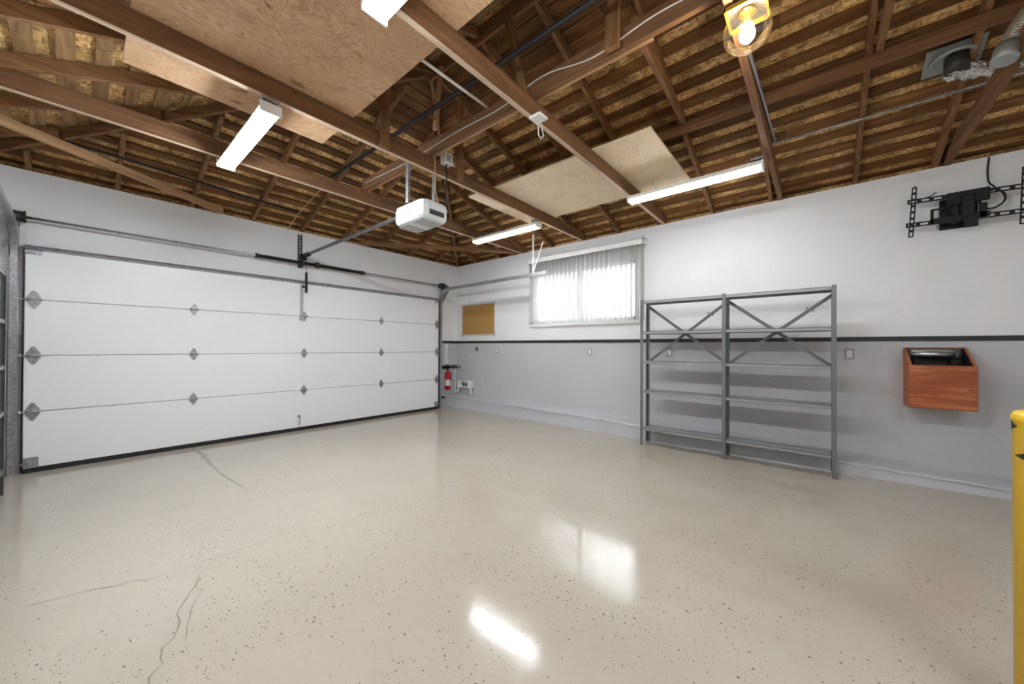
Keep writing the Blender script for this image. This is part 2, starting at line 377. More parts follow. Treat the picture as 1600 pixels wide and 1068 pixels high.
# roof: deck panels over skip-sheathing boards
RD = .098              # vertical depth of the rafters
def zr(d): return H+SL*d
ZO = RD+.024
E = .35
m = MB()
def deck(p): m.prism(p, (0,0,.03))
deck([(E,E,zr(-E)+ZO),(XC,XC,ZR+ZO),(XC,-L_-E,ZR+ZO),(E,-L_-E,zr(-E)+ZO)])
deck([(-W_-E,E,zr(-E)+ZO),(XC,XC,ZR+ZO),(E,E,zr(-E)+ZO)])
deck([(-W_-E,E,zr(-E)+ZO),(-W_-E,-L_-E,zr(-E)+ZO),(XC,-L_-E,ZR+ZO),(XC,XC,ZR+ZO)])
m.box((T-.02,T-.02,H-.02),(T,-L_,H+.09)); m.box((-W_-T,T-.02,H-.02),(T,T,H+.09)); m.box((-W_-T,T,H-.02),(-W_-T+.02,-L_,H+.09))
ceiling = struct(m.build('ceiling', MT['osb']))
def sheath(side):
    m = MB(); rng = random.Random(side); d = -.15; c45 = 1
    while d < W_/2-.09:
        wid = .080+rng.uniform(-.005,.008) if d < 2.05 else .094
        d1 = min(d+wid, W_/2-.01)
        def P(dist, along, lift):
            z = zr(dist)+lift
            if side == 0: return (-dist, along, z)
            if side == 1: return (along, -dist, z)
            return (-W_+dist, along, z)
        if side == 1: lo, hi = -W_+d+.02, -d-.02
        else: lo, hi = -L_, -d-.02
        a = lo
        while a < hi-.05:
            b = min(hi, a+rng.uniform(1.6, 4.2))
            if hi-b < .4: b = hi
            jz = rng.uniform(0, .003)
            q0 = [P(d, a, RD+.001+jz), P(d1, a, RD+.001+jz), P(d1, b-.003, RD+.001+jz), P(d, b-.003, RD+.001+jz)]
            m.prism(q0, (0, 0, .0185)); a = b
        d += (.172+rng.uniform(-.006,.006)) if d < 2.05 else .102
    ob = m.build('sheathing_boards', MT[('board', 'board_x', 'board_pale')[side]], ceiling); return ob
MT['board_x'] = MT['board']
MT['board'] = wood('sheathing_wood_long', (.08,.034,.011), (.155,.07,.022), (.28,.14,.05), grain=11, island=True, var=.7, along=1)
MT['board_pale'] = wood('sheathing_wood_pale', (.19,.10,.042), (.33,.195,.09), (.46,.30,.155), grain=11, island=True, var=.5, along=1)
for sd in (0, 1, 2): sheath(sd)

# ------------------------------------------------------------------ roof timbers: every stick an object
def stick(name, p0, p1, wd, hv, label, cat, group=None, m='rafter', parent=None, edge=None):
    """p0,p1: bottom centre line; plumb-cut stick of width wd and vertical depth hv; local x runs along it"""
    p0 = Vector(p0); p1 = Vector(p1); d = p1-p0; L = math.hypot(d.x, d.y); a = math.atan2(d.y, d.x)
    b = MB(); c = .0025; hw = wd/2
    prof = [(-hw,c),(-hw+c,0),(hw-c,0),(hw,c),(hw,hv-c),(hw-c,hv),(-hw+c,hv),(-hw,hv-c)]
    A = [b.bm.verts.new((0, y, z)) for y, z in prof]; B = [b.bm.verts.new((L, y, z+d.z)) for y, z in prof]
    b._done([b.bm.faces.new(A[::-1]), b.bm.faces.new(B)] + [b.bm.faces.new((A[i], A[(i+1)%8], B[(i+1)%8], B[i])) for i in range(8)])
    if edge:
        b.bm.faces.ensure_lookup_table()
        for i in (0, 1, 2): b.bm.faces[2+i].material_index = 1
    ob = b.build(name, [MT[m], MT[edge]] if edge else MT[m], parent, p0, a)
    if label: tag(ob, label, cat, group)
    return ob
ORD = 'first second third fourth fifth sixth seventh eighth ninth tenth eleventh twelfth thirteenth'.split()
RW = .038; IN = .03
# rafters of the slope over the shelf wall and over the opposite wall
RY = [-.58,-1.18,-1.79,-2.37,-2.93,-3.55,-4.13,-4.78,-5.38,-6.08,-6.62,-7.25,-7.9]
for i, y in enumerate(RY):
    top = min(-y-.055, W_/2-.022)
    stick('rafter', (.06, y, zr(-.06)), (-top, y, zr(top)), RW, RD, f'dark wood rafter over the window wall, {ORD[i]} from the far corner', 'rafter', 'rafters on the window side slope')
    if i < 7: stick('rafter', (-W_-.06, y, zr(-.06)), (-W_+top, y, zr(top)), RW, RD, f'dark rafter on the slope facing the window wall, {ORD[i]} from the garage door', 'rafter', 'rafters on the slope opposite the window')
RX = [-.58,-1.17,-1.79,-2.39,-3.0,-3.61,-4.23,-4.84,-5.42]
for i, x in enumerate(RX):
    dd = min(-x, W_+x); top = dd-.055 if abs(x-XC) > .2 else W_/2-.2
    stick('rafter', (x, .06, zr(-.06)), (x, -top, zr(top)), RW, RD, f'wood rafter rising from above the garage door, {ORD[i]} from the window wall', 'rafter', 'rafters on the garage door slope')
stick('hip_rafter', (-.03,-.03,H+SL*.03), (XC+.04,XC+.04,zr(W_/2-.04)), RW, RD-.01, 'long pale hip rafter climbing from the corner by the fire extinguisher', 'rafter', 'hip rafters', 'rafter')
stick('hip_rafter', (-W_+.03,-.03,H+SL*.03), (XC-.04,XC+.04,zr(W_/2-.04)), RW, RD-.01, 'dark hip rafter climbing from the corner beyond the garage door cable drum', 'rafter', 'hip rafters', 'rafter')
stick('ridge_board', (XC, XC+.01, ZR-.05), (XC, -L_, ZR-.05), .03, RD+.045, 'dark ridge board along the top of the roof', 'ridge board', None, 'joist')
# ceiling joists
JY = [-1.745,-2.965,-4.195,-5.465,-6.69]; JH = .14
JL = ['brown ceiling joist nearest the garage door, crossing the whole room', 'brown ceiling joist that holds the opener straps, crossing the whole room',
      'brown ceiling joist with a white box and cable loop under it', 'ceiling joist carrying the glass globe lamp, with a steel conduit beside it', 'ceiling joist beside the silver duct above the wall mount']
for y, lb in zip(JY, JL):
    stick('ceiling_joist', (-W_-.05, y, H-.005), (.05, y, H-.005), .04, JH, lb, 'joist', 'ceiling joists', 'joist', None, 'pale_edge' if y > -4.5 else None)
JT = H-.005+JH         # top of joists
# strongback: doubled board lying over the joists under the ridge
stick('strongback', (-2.955, -1.70, JT), (-2.955, -7.9, JT), .036, .135, 'long board laid on the joists under the ridge, with white cable', 'beam', None, 'joist')
stick('strongback', (-2.913, -1.70, JT+.012), (-2.913, -5.05, JT+.012), .03, .11, 'pale board doubled against the long board under the ridge', 'beam', None, 'fresh')
# hangers from the ridge to the strongback
def post(p0, p1, label, m='fresh', wx=.038, wy=.085):
    p0 = Vector(p0); p1 = Vector(p1); d = p1-p0; b = MB(); b.box((0, -wy/2, -wx/2), (d.length, wy/2, wx/2), .003)
    X = d.normalized(); Z = Vector((1,0,0)); Z = (Z-X*Z.dot(X)).normalized(); Y = Z.cross(X)
    ob = b.build('ridge_hanger', MT[m]); mx = Matrix((X, Y, Z)).transposed().to_4x4(); mx.translation = p0; ob.matrix_world = mx; return tag(ob, label, 'hanger', 'wooden ridge hangers')
post((-3.008,-4.165,JT), (-2.93,-3.93,ZR-.055), 'long pale leaning post beside the joist with the white box', 'rafter', .04, .06)
post((-3.012,-4.84,JT), (-2.93,-4.84,ZR-.055), 'orange-lit short post hanging near the glass globe lamp', 'rafter')
post((-3.45,-3.006,2.84), (-3.45,-3.006,3.60), 'pale post end nailed to the opener joist, beside the plywood corner', 'rafter', .085, .038)
post((-2.615,-3.006,2.86), (-2.615,-3.006,3.66), 'wooden post nailed to the joist beside the white box above the opener', 'rafter', .085, .038)
post((-3.06,-3.19,3.11), (-2.93,-3.10,ZR-.06), 'thin pale post under the ridge end, behind the black pipe', 'fresh', .03, .05)
# purlin and its braces
stick('purlin', (-1.37, -4.30, zr(1.37)-.097), (-1.37, -L_+.02, zr(1.37)-.097), .04, .09, 'long dark purlin crossing under the rafters above the shelf', 'purlin', None, 'joist')
stick('roof_brace', (-2.90, -4.93, 3.13), (-1.42, -4.82, zr(1.42)-.05), .036, .085, 'slanting brace from the long board to the purlin, near the globe lamp', 'brace', 'roof braces', 'rafter')
stick('roof_brace', (-2.90, -6.13, 3.13), (-1.42, -6.13, zr(1.42)-.05), .036, .085, 'slanting brace meeting the purlin beside the zinc roof vent', 'brace', 'roof braces', 'rafter')
# corner ties at plate level
stick('corner_tie', (-2.13,-.06,H-.015), (-.06,-1.68,H-.015), .036, .07, 'thin board tying the plates across the corner above the cork board', 'tie', 'corner ties', 'rafter')
stick('corner_tie', (-3.95,-.06,H-.015), (-W_+.08,-1.20,H-.015), .036, .075, 'board tying the plates across the corner beyond the garage door', 'tie', 'corner ties', 'fresh')
# plywood storage sheets
def sheet(x0, x1, y0, y1, z, m, label, rot=False):
    b = MB(); b.box((0,0,0), (x1-x0, y1-y0, .018), .002); return tag(b.build('plywood_sheet', MT[m], None, (x0, y0, z)), label, 'plywood', 'plywood sheets on the joists')
sheet(-4.925, -3.70, -4.83, -2.40, JT+.001, 'ply_warm', 'big knotty plywood sheet on the joists, the largest panel overhead')
sheet(-5.22, -4.935, -5.3, -3.02, JT+.001, 'ply_warm', 'plywood strip beside the big sheet, behind its outer edge')
sheet(-2.06, -.84, -4.74, -2.55, JT+.001, 'ply_pale', 'pale plywood sheet on the joists above the window')

# ------------------------------------------------------------------ garage door
DY = -.08; ZB = .0064; X0, X1 = -.549, -5.43
gd = thing('garage_door', 'white sectional garage door with steel hinges, closed', 'garage door', ((X0+X1)/2, -.05, FZ))
gx, gy, gz = gd.location
def G(x, y, z): return (x-gx, y-gy, z-gz)
PAN = []
for k in range(4):
    b = MB(); b.box(G(X1, DY, ZB+.5334*k+.0015), G(X0, -.035, ZB+.5334*(k+1)-.0015), .004); PAN.append(b.build('door_panel', MT['door_white'], gd))
b = MB(); b.box(G(X1, DY+.004, FZ), G(X0, -.038, ZB+.001), .004); b.build('bottom_seal', MT['rubber'], PAN[0])
# top strut: hat-section bar
b = MB(); b.prism([G(X1, DY, 2.075), G(X1, DY-.03, 2.085), G(X1, DY-.045, 2.10), G(X1, DY-.03, 2.115), G(X1, DY, 2.125)], (X0-X1, 0, 0)); b.build('strut', MT['galv'], PAN[3])
HX = [X1+.055, -4.21, -2.99, -1.77, X0-.045]
def hinge(x, z, big, hk):
    w2, h2 = (.043, .085) if big else (.034, .07); y = DY-.004
    b = MB()
    up_ = [(-w2,.006),(w2,.006),(w2,.022),(w2*.45,h2*.8),(w2*.22,h2),(-w2*.22,h2),(-w2*.45,h2*.8),(-w2,.022)]
    for sg in (1,-1): b.prism([G(x+px, y, z+sg*pz) for px, pz in up_], (0, .004, 0))
    b.tube([G(x-w2-.006, y-.008, z), G(x+w2+.006, y-.008, z)], .009, 10)
    for sx in (-.55, .55): b.box(G(x+w2*sx-.004, y-.012, z-.024), G(x+w2*sx+.004, y, z+.024))
    for pz in (.045, -.045): b.lathe([(0,-.004),(.006,-.003),(.006,0)], G(x, y-.001, z+pz), 'y', 8)
    if big:
        sgn = -1 if x < -3 else 1
        b.tube([G(x+sgn*w2, y-.012, z), G(x+sgn*(.075), y-.012, z)], .006, 8); b.tube([G(x+sgn*.066, y-.012, z), G(x+sgn*.084, y-.012, z)], .02, 14)
    b.build('hinge', MT['galv'], PAN[hk-1])
for k in (1, 2, 3):
    for i, x in enumerate(HX): hinge(x, ZB+.5334*k, i in (0, 4), k)
for x, sg in ((X1+.05, 1), (X0-.045, -1)):
    b = MB(); b.box(G(x-.045, DY-.004, ZB), G(x+.045, DY, ZB+.10)); b.box(G(x-.02, DY-.03, ZB+.03), G(x+.02, DY-.004, ZB+.065)); b.tube([G(x-.045*sg*-1-.0, DY-.02, ZB+.045), G(x-sg*.085, DY-.02, ZB+.045)], .008, 10); b.build('bottom_bracket', MT['galv'], PAN[0])
    b = MB(); b.box(G(x-.05, DY-.006, 2.035), G(x+.05, DY, 2.07)); b.box(G(x-.05, DY-.03, 2.045), G(x+.01*sg, DY-.006, 2.06)); b.build('top_bracket', MT['galv'], PAN[3])
b = MB(); b.box(G(-3.045, DY-.012, 1.56), G(-3.010, DY-.001, 2.07)); b.box(G(-3.055, DY-.022, 1.55), G(-3.0, DY-.001, 1.61)); b.build('reinforcing_bracket', MT['galv'], PAN[3])
b = MB(); b.tube([G(-3.05,DY-.002,.17), G(-3.05,DY-.03,.172), G(-3.05,DY-.036,.15), G(-3.05,DY-.036,.075), G(-3.052,DY-.03,.06), G(-3.066,DY-.03,.055)], .0065, 8); b.box(G(-3.066,DY-.008,.155), G(-3.034,DY,.185)); b.build('lift_handle', MT['galv'], PAN[0])

# tracks: a channel swept along vertical, curve and horizontal run
def track(xc, sgn, label, yend):
    t_ = thing('garage_door_track', label, 'track', (xc, -.05, FZ), 'garage door tracks')
    R_ = .30; zt = 2.30; path = [(0, -.055, FZ), (0, -.055, zt-R_)]
    for i in range(1, 9):
        a = i/8*PI/2; path.append((0, -.055-R_*(1-math.cos(a)), zt-R_+R_*math.sin(a)))
    path.append((0, yend, zt+.02))
    prof = [(-.026,-.022),(.026,-.022),(.026,.018),(.02,.018),(.02,-.017),(-.02,-.017),(-.02,.022),(-.026,.022)]
    b = MB(); prev = None; n = len(path)
    for i, p in enumerate(path):
        q0 = Vector(path[max(0,i-1)]); q1 = Vector(path[min(n-1,i+1)]); d = (q1-q0).normalized(); nn = Vector((0, d.z, -d.y))  # in-plane normal
        cur = [b.bm.verts.new(Vector(p)-Vector((0,-.05,FZ))+Vector((sgn*v,0,0))+nn*u) for u, v in prof]
        if prev: b._done([b.bm.faces.new((prev[k], cur[k], cur[(k+1)%8], prev[(k+1)%8])) for k in range(8)])
        else: b._done([b.bm.faces.new(cur[::-1])])
        prev = cur
    b._done([b.bm.faces.new(prev)]); b.build('track_channel', MT['galv'], t_)
    b = MB(); b.box((sgn*.026, .035, 0), (sgn*.032, .05, 2.2)); b.box((sgn*.032, .044, 0), (sgn*.075, .05, 2.2)); b.build('wall_angle', MT['galv'], t_)
    b = MB(); b.prism([(sgn*.027, .045, 2.0-FZ), (sgn*.027, .045, 2.42-FZ), (sgn*.027,-.10, 2.42-FZ), (sgn*.027,-.26, 2.33-FZ), (sgn*.027,-.22, 2.26-FZ), (sgn*.027,-.05, 2.05-FZ)], (sgn*.004,0,0)); b.build('flag_bracket', MT['galv'], t_)
    for zz in (.35, 1.1, 1.75): MB().box((sgn*.018, -.01, zz), (sgn*.03, .047, zz+.05)).build('track_bracket', MT['galv'], t_)
    return t_
tr = track(-.487, 1, 'steel garage door track by the fire extinguisher, curving overhead to the window', -2.61)
tl_ = track(-5.492, -1, 'steel garage door track at the door edge far from the window', -2.61)
for sgn, xx, lb, nm in ((1, -.45, 'perforated steel hanger holding the track end in front of the blind', 0), (-1, -5.53, 'perforated steel hanger holding the track end beside the opposite wall', 1)):
    t_ = thing('track_hanger', lb, 'hanger', (xx, -2.34, H-.1), 'garage track hangers')
    b = MB(); slot_strip(b, (0,0,2.31-(H-.1)), (0,0,1), (0,1,0), .66, .032, .003, 18, .45); b.build('angle_bar', MT['white'], t_)
    b = MB(); slot_strip(b, (.006*sgn,0.01,2.36-(H-.1)), (0,-.42,1), (0,1,.42), .50, .024, .003, 13, .45); b.build('diagonal_brace', MT['white'], t_)

# torsion shaft, springs, drums
ts = thing('torsion_spring_assembly', 'black torsion springs on a steel shaft above the garage door', 'torsion spring', (-3.0, -.1, 2.375))
def TS(x, y=0, z=0): return (x+3.0, y, z)
b = MB(); b.tube([TS(-5.52), TS(-.43)], .0125, 12); b.build('shaft', MT['galv'], ts)
for a, c in ((-3.55, -2.855), (-2.80, -2.145)):
    b = MB(); n = 60; pts = []; b.tube([TS(a), TS(c)], .020, 14)
    turns = 46; seg = 8
    pts = [TS(a+(c-a)*i/(turns*seg), math.cos(2*PI*i/seg)*.021, math.sin(2*PI*i/seg)*.021) for i in range(turns*seg+1)]
    b.tube(pts, .0055, 5); b.build('spring', MT['spring'], ts)
for x in (-3.575, -2.12): b = MB(); b.lathe([(.014,-.03),(.03,-.03),(.034,-.012),(.026,0),(.026,.03),(.014,.03)], TS(x), 'x', 18); b.build('winding_cone', MT['dark_metal'], ts)
b = MB(); b.lathe([(.014,-.026),(.04,-.026),(.045,-.01),(.03,0),(.045,.01),(.04,.026),(.014,.026)], TS(-2.828), 'x', 18); b.build('center_bearing', MT['dark_metal'], ts)
for x, s_ in ((-5.462, 1), (-.505, -1)):
    b = MB(); b.lathe([(.014,-.035),(.05,-.035),(.056,-.03),(.048,-.024),(.05,.02),(.057,.03),(.057,.035),(.014,.035)], TS(x), 'x', 22); dr = b.build('cable_drum', MT['dark_metal'], ts)
    b = MB(); b.box(TS(x-s_*.055-.003, .098, -.055), TS(x-s_*.055+.003, -.04, .05)); b.box(TS(x-s_*.055, .092, -.055), TS(x-s_*.10, .098, .05)); b.build('bearing_plate', MT['galv'], ts)
    b = MB(); b.tube([TS(x+s_*.0, -.046, 0), TS(x-s_*.004, -.02, -2.33)], .0022, 6); b.build('lift_cable', MT['galv'], dr)
b = MB(); slot_strip(b, TS(-3.06, .095, -.06), (0,0,1), (1,0,0), .49, .062, .004, 14, .4); b.box(TS(-3.04,.092,-.05), TS(-3.015,-.03,.03)); b.build('center_bracket', MT['dark_metal'], ts)

# ------------------------------------------------------------------ opener
op = thing('garage_door_opener', 'white garage door opener hanging from two steel straps on a joist', 'garage door opener', (-3.0, -2.9, 2.43))
def OP(x, y, z): return (x+3.0, y+2.9, z-2.43)
xa, xb, ya, yb, za, zb_ = -3.16, -2.86, -3.15, -2.68, 2.35, 2.495
b = MB()
# rounded hull: lofted rings with chamfered plan and domed belly
def ring(ins, z, cx=.06):
    x0, x1, y0, y1 = xa+ins, xb-ins, ya+ins, yb-ins; c = max(.015, cx-ins*.3)
    return [OP(*p, z) for p in ((x0+c,y0),(x1-c,y0),(x1-c*.3,y0+c*.3),(x1,y0+c),(x1,y1-c),(x1-c*.3,y1-c*.3),(x1-c,y1),(x0+c,y1),(x0+c*.3,y1-c*.3),(x0,y1-c),(x0,y0+c),(x0+c*.3,y0+c*.3))]
prev = None
for ins, z in ((.05,za-.03),(.02,za-.022),(.005,za-.004),(0,za+.02),(0,za+.11),(.006,zb_-.01),(.02,zb_),(.05,zb_+.006)):
    cur = [b.bm.verts.new(p) for p in ring(ins, z)]
    if prev: b._done([b.bm.faces.new((prev[k], prev[(k+1)%12], cur[(k+1)%12], cur[k])) for k in range(12)], False)
    else: b._done([b.bm.faces.new(cur[::-1])])
    prev = cur
b._done([b.bm.faces.new(prev)]); hull = b.build('housing', MT['white_plastic'], op)
b = MB(); b.box(OP(xa+.03, ya+.05, za-.034), OP(xb-.05, ya+.2, za-.029), .002); b.box(OP(xa-.002, ya+.16, za+.035), OP(xa+.002, ya+.29, za+.06)); b.build('light_lens', MT['grey_plastic'], hull)
b = MB(); b.box(OP(xa+.05, yb-.16, za-.034), OP(xb-.05, yb-.03, za-.029), .002); b.build('belly_panel', MT['grey_plastic'], hull)
b = MB(); b.box(OP(xa+.07, ya-.002, za+.012), OP(xb-.06, ya+.02, za+.06), .003); b.build('control_panel', MT['dark_plastic'], hull)
b = MB(); b.box(OP(-3.016, yb-.02, 2.475), OP(-2.984, -.12, 2.507), .003); b.build('rail', MT['galv_dark'], op)
b = MB(); b.box(OP(-3.022, -.28, 2.46), OP(-2.978, -.05, 2.512), .004); b.box(OP(-3.04,-.06,2.43), OP(-2.96,-.02,2.52)); b.build('header_bracket', MT['black_metal'], op)
b = MB(); b.prism([OP(-2.979,-.115,2.45),OP(-2.975,-.115,2.45),OP(-2.975,-.10,2.20),OP(-2.979,-.10,2.20)], (0,.006,0)); b.box(OP(-2.995,-.135,1.95), OP(-2.972,-.105,2.24)); b.box(OP(-3.03,-.105,2.02),OP(-2.98,-.095,2.045)); b.build('door_arm', MT['black_metal'], op)
for x in (-3.155, -2.86):
    b = MB(); slot_strip(b, OP(x-.016, -2.93, 2.49), (0,0,1), (1,0,0), H+.09-2.49, .034, .003, 12, .4); b.box(OP(x-.016,-2.945,2.49), OP(x-.013,-2.905,H+.07)); b.build('hanger_strap', MT['galv'], op)
b = MB(); b.tube([OP(-2.90,-3.05,2.50), OP(-2.91,-3.0,2.66), OP(-2.93,-3.02,2.9), OP(-2.92,-3.0,3.1)], .005, 6); b.build('tan_cord', MT['cable_tan'], op)
b = MB(); b.tube([OP(-2.80,-3.02,3.0), OP(-2.795,-3.03,2.85), OP(-2.82,-3.05,2.68), OP(-2.84,-3.08,2.52)], .006, 6); b.build('power_cord', MT['rubber'], op)

# ------------------------------------------------------------------ electrical boxes and pipes under the roof
def jbox(x, y, z, sx, sy, sz, label):
    t_ = thing('outlet_box', label, 'junction box', (x, y, z)); MB().box((-sx/2,-sy/2,-sz), (sx/2, sy/2, 0), .004).build('box', MT['white'], t_); return t_
j1 = jbox(-2.79, -3.02, 3.06, .10, .07, .11, 'white outlet box on the joist above the opener')
MB().box((-.03,-.036,-.09), (.03,-.034,-.02), .001).build('socket', MT['grey_plastic'], j1)
j2 = jbox(-2.95, -4.245, H-.003, .10, .10, .02, 'white box lid under the joist with a cable loop')
b = MB(); b.tube([(-.0,0,-.02),(0,.0,-.06),(.015,.01,-.12),(.035,.0,-.15),(.05,-.01,-.12),(.04,0,-.05),(.03,.02,-.02)], .005, 6); b.build('cable_loop', MT['cable_white'], j2)
def smooth(pts, n=6):
    P = [Vector(p) for p in pts]; P = [P[0]*2-P[1]]+P+[P[-1]*2-P[-2]]; out = []
    for i in range(1, len(P)-2):
        a, b_, c, d = P[i-1:i+3]
        for k in range(n):
            t = k/n; out.append(.5*((2*b_)+(c-a)*t+(2*a-5*b_+4*c-d)*t*t+(3*b_-a-3*c+d)*t**3))
    return out+[P[-2]]
def pipe(name, pts, r, m, label, cat, seg=10):
    if 'cable' in name or 'wire' in name: pts = smooth(pts)
    c = Vector(pts[0]); b = MB(); b.tube([Vector(p)-c for p in pts], r, seg); return tag(b.build(name, MT[m], None, c), label, cat)
pipe('iron_pipe', [(-3.215,-7.9,3.155),(-3.205,-4.2,3.155),(-3.20,-1.45,3.155)], .02, 'black_pipe', 'long black iron pipe running above the joists towards the garage door', 'pipe', 12)
pipe('iron_pipe', [(-5.33,-.80,2.95),(-4.63,-.72,2.95),(-3.72,-.57,2.95),(-3.25,-.52,2.95)], .013, 'black_pipe', 'thin black pipe under the rafters above the garage door', 'pipe')
pipe('conduit', [(-4.2,-5.497,H+.015),(-2.6,-5.497,H+.015),(-1.9,-5.497,H+.10),(-1.25,-5.505,H+.13),(-.95,-5.50,3.07)], .011, 'galv', 'steel conduit running along the joist with the globe lamp', 'conduit')
pipe('conduit', [(-.93,-5.46,3.085),(-.90,-6.0,3.088),(-.885,-7.9,3.09)], .011, 'galv', 'steel conduit crossing under the rafters below the roof vent', 'conduit')
pipe('conduit', [(-3.95,-3.765,3.1),(-2.99,-3.765,3.1)], .011, 'white', 'white rod lying across under the ridge by the plywood corner', 'rod')
pipe('white_cable', [(-2.979,-1.8,3.06),(-2.979,-2.6,3.03),(-2.979,-3.4,3.05),(-2.979,-3.9,3.04),(-2.979,-4.3,3.10),(-2.979,-4.7,3.03),(-2.979,-5.1,3.075),(-2.979,-5.6,3.05),(-2.979,-6.4,3.09),(-2.979,-7.8,3.05)], .0045, 'cable_white', 'white cable stapled along the long board under the ridge', 'cable', 6)
pipe('tan_cable', [(-3.20,-.03,H-.02),(-3.19,-.10,H+.03),(-3.17,-.5,3.03),(-3.12,-.9,3.17),(-3.1,-1.2,3.27)], .006, 'cable_tan', 'thin tan cord running up a rafter above the torsion springs', 'cable', 6)

# ------------------------------------------------------------------ shop lights
def shop_light(x, y0, y1, z, label, tm='tube'):
    """strip fixture along y with two lit tubes; z = underside of tubes"""
    L = y0-y1; t_ = thing('shop_light', label, 'light', (x, (y0+y1)/2, z), 'fluorescent shop lights'); h = L/2
    b = MB(); b.prism([(-.064,-h,.028),(.064,-h,.028),(.05,-h,.068),(-.05,-h,.068)], (0, L, 0)); b.build('housing', MT['white'], t_)
    for sx in (-.033, .033):
        b = MB(); b.tube([(sx,-h+.02,.025),(sx,h-.02,.025)], .0235, 16); b.build('lit_tube', MT[tm], t_)
    for sy in (-1, 1): MB().box((-.066, sy*h-.008, -.0), (.066, sy*h+.008, .07), .004).build('end_cap', MT['white'], t_)
    return t_, h
lights = []
for i, (x, y0, y1, lb) in enumerate(((-4.268,-1.80,-2.985,'lit two-tube shop light under the big plywood strip, nearest the garage door edge'),
        (-4.19,-4.185,-5.40,'lit shop light under the big plywood sheet, cut by the top of the picture'),
        (-1.235,-1.82,-3.00,'lit shop light hung between joists beyond the opener, above the window corner'),
        (-1.245,-4.23,-5.425,'lit shop light above the shelf, beside the pale plywood'),
        (-4.19,-6.72,-7.92,'added unseen shop light behind the camera, brightening the window wall and floor'))):  # last one is an added fixture, unseen, brightening the right side
    t_, h = shop_light(x, y0, y1, 2.735, lb, ('tube', 'tube_mid', 'tube_warm', 'tube_warm', 'tube_mid')[i]); yn = y1; cy = (y0+y1)/2
    if i != 1:
        b = MB(); b.box((-.05, -h-.01, .085), (.05, -h+.09, .107), .003); b.build('junction_box', MT['galv'], t_)
        b = MB(); b.tube([(-.03,-h+.06,.07),(-.02,-h+.05,.12),(.0,-h+.03,.14)], .003, 6); b.tube([(.03,-h+.06,.07),(.02,-h+.05,.12)], .003, 6); b.build('hook_wire', MT['galv'], t_)
    for sy in (-.8, .8):
        MB().box((-.003, sy*h-.003, .066), (.003, sy*h+.003, .125)).build('hanger_rod', MT['galv'], t_)

# bulb in a clear globe, in a yellow box frame under the fourth joist
gl = thing('globe_lamp', 'lit bulb in a clear glass globe under a yellow box', 'lamp', (-2.964, -5.53, H-.006))
b = MB(); R0 = .104
b.lathe([(R0*math.sin(a), -.098-R0*1.0*math.cos(a)) for a in [PI*i/24 for i in range(0, 22)]] + [(.04,-.02),(.043,-.006)], (0,0,0), 'z', 40); b.build('globe_shade', MT['globe'], gl, recalc=True)
b = MB(); b.lathe([(0,-.155),(.018,-.152),(.03,-.138),(.034,-.118),(.03,-.098),(.018,-.08),(.014,-.07),(0,-.07)], (0,0,0), 'z', 24); b.build('lit_bulb', MT['bulb'], gl)
b = MB(); b.lathe([(0,-.072),(.015,-.072),(.015,-.05),(.022,-.048),(.022,-.02),(.04,-.012),(.04,-.001),(0,-.001)], (0,0,0), 'z', 20); b.build('socket', MT['brass'], gl)
b = MB(); q = .088; th = .010
for a, c in (((-q,-q),(q,-q+th)),((-q,q-th),(q,q)),((-q,-q),(-q+th,q)),((q-th,-q),(q,q))): b.box((a[0],a[1],-.022), (c[0],c[1],0), .002)
b.build('box_frame', MT['yellow_box'], gl)
b = MB(); b.box((-q+th,-q+th,-.004), (q-th,q-th,-.0)); b.build('cover_plate', MT['rubber'], gl)  # near-black sheet paints in the shade of the open box above

# ------------------------------------------------------------------ ducts at the roof vent
vt = thing('roof_vent', 'zinc roof vent plate with a black flue pipe through it', 'vent', (-1.09, -6.53, zr(1.09)-.0))
a = math.atan(SL); rot = Matrix.Rotation(a, 4, 'Y')
b = MB(); b.box((-.115,-.14,.03), (.115,.14,.036), 0, rot); b.lathe([(.088,.03),(.11,.028),(.118,.02),(.11,.012),(.095,.01)], (0,0,0), 'z', 28); bmesh.ops.transform(b.bm, matrix=rot, verts=[v for v in b.bm.verts if abs(v.co.z) < .031 and v.co.to_2d().length < .125 and v.co.to_2d().length > .08 and False]); b.build('flange', MT['zinc'], vt)
b = MB(); b.tube([(.02,-.02,.045),(.02,-.02,-.085)], .062, 24); b.build('flue_pipe', MT['dark_metal'], vt)
fo = thing('foil_duct', 'crumpled foil wrapped pipe below the roof vent', 'duct', (-1.07, -6.54, 3.15))
rng = random.Random(5); b = MB(); path = []; rr = []
for i in range(15):
    f = i/14; path.append((.0+.20*f, .05-.40*f, .012*math.sin(f*7)-.0*f)); rr.append(.012 if i == 0 else .05+rng.uniform(-.014,.012)-.022*f)
b.tube(path, rr, 14, smooth=False)
for v in b.bm.verts: v.co += Vector((rng.uniform(-1,1), rng.uniform(-1,1), rng.uniform(-1,1)))*.009
b.build('foil_wrap', MT['foil'], fo)
fd = thing('flexible_duct', 'fat silver flexible duct beside the zinc roof vent', 'duct', (-1.64, -6.63, 2.885))
b = MB(); A = Vector((0,0,0)); Bq = Vector((.085,-.105,.33)); Cq = Vector((.05,-.40,.46)); pts = []; rr = []
for i in range(81):
    f = i/80; p = A*(1-f)**2+Bq*2*f*(1-f)+Cq*f*f; pts.append(p); rr.append(.051+(.0022 if i % 2 else -.0015))
b.tube(pts, rr, 24, True, False); b.build('duct_hose', MT['duct'], fd)
dn = (pts[3]-A).normalized()
b = MB(); b.tube([A-dn*.05, A-dn*.045, A+dn*.0, A+dn*.012, A+dn*.05], [.044,.053,.055,.057,.055], 24); b.build('collar', MT['zinc'], fd)
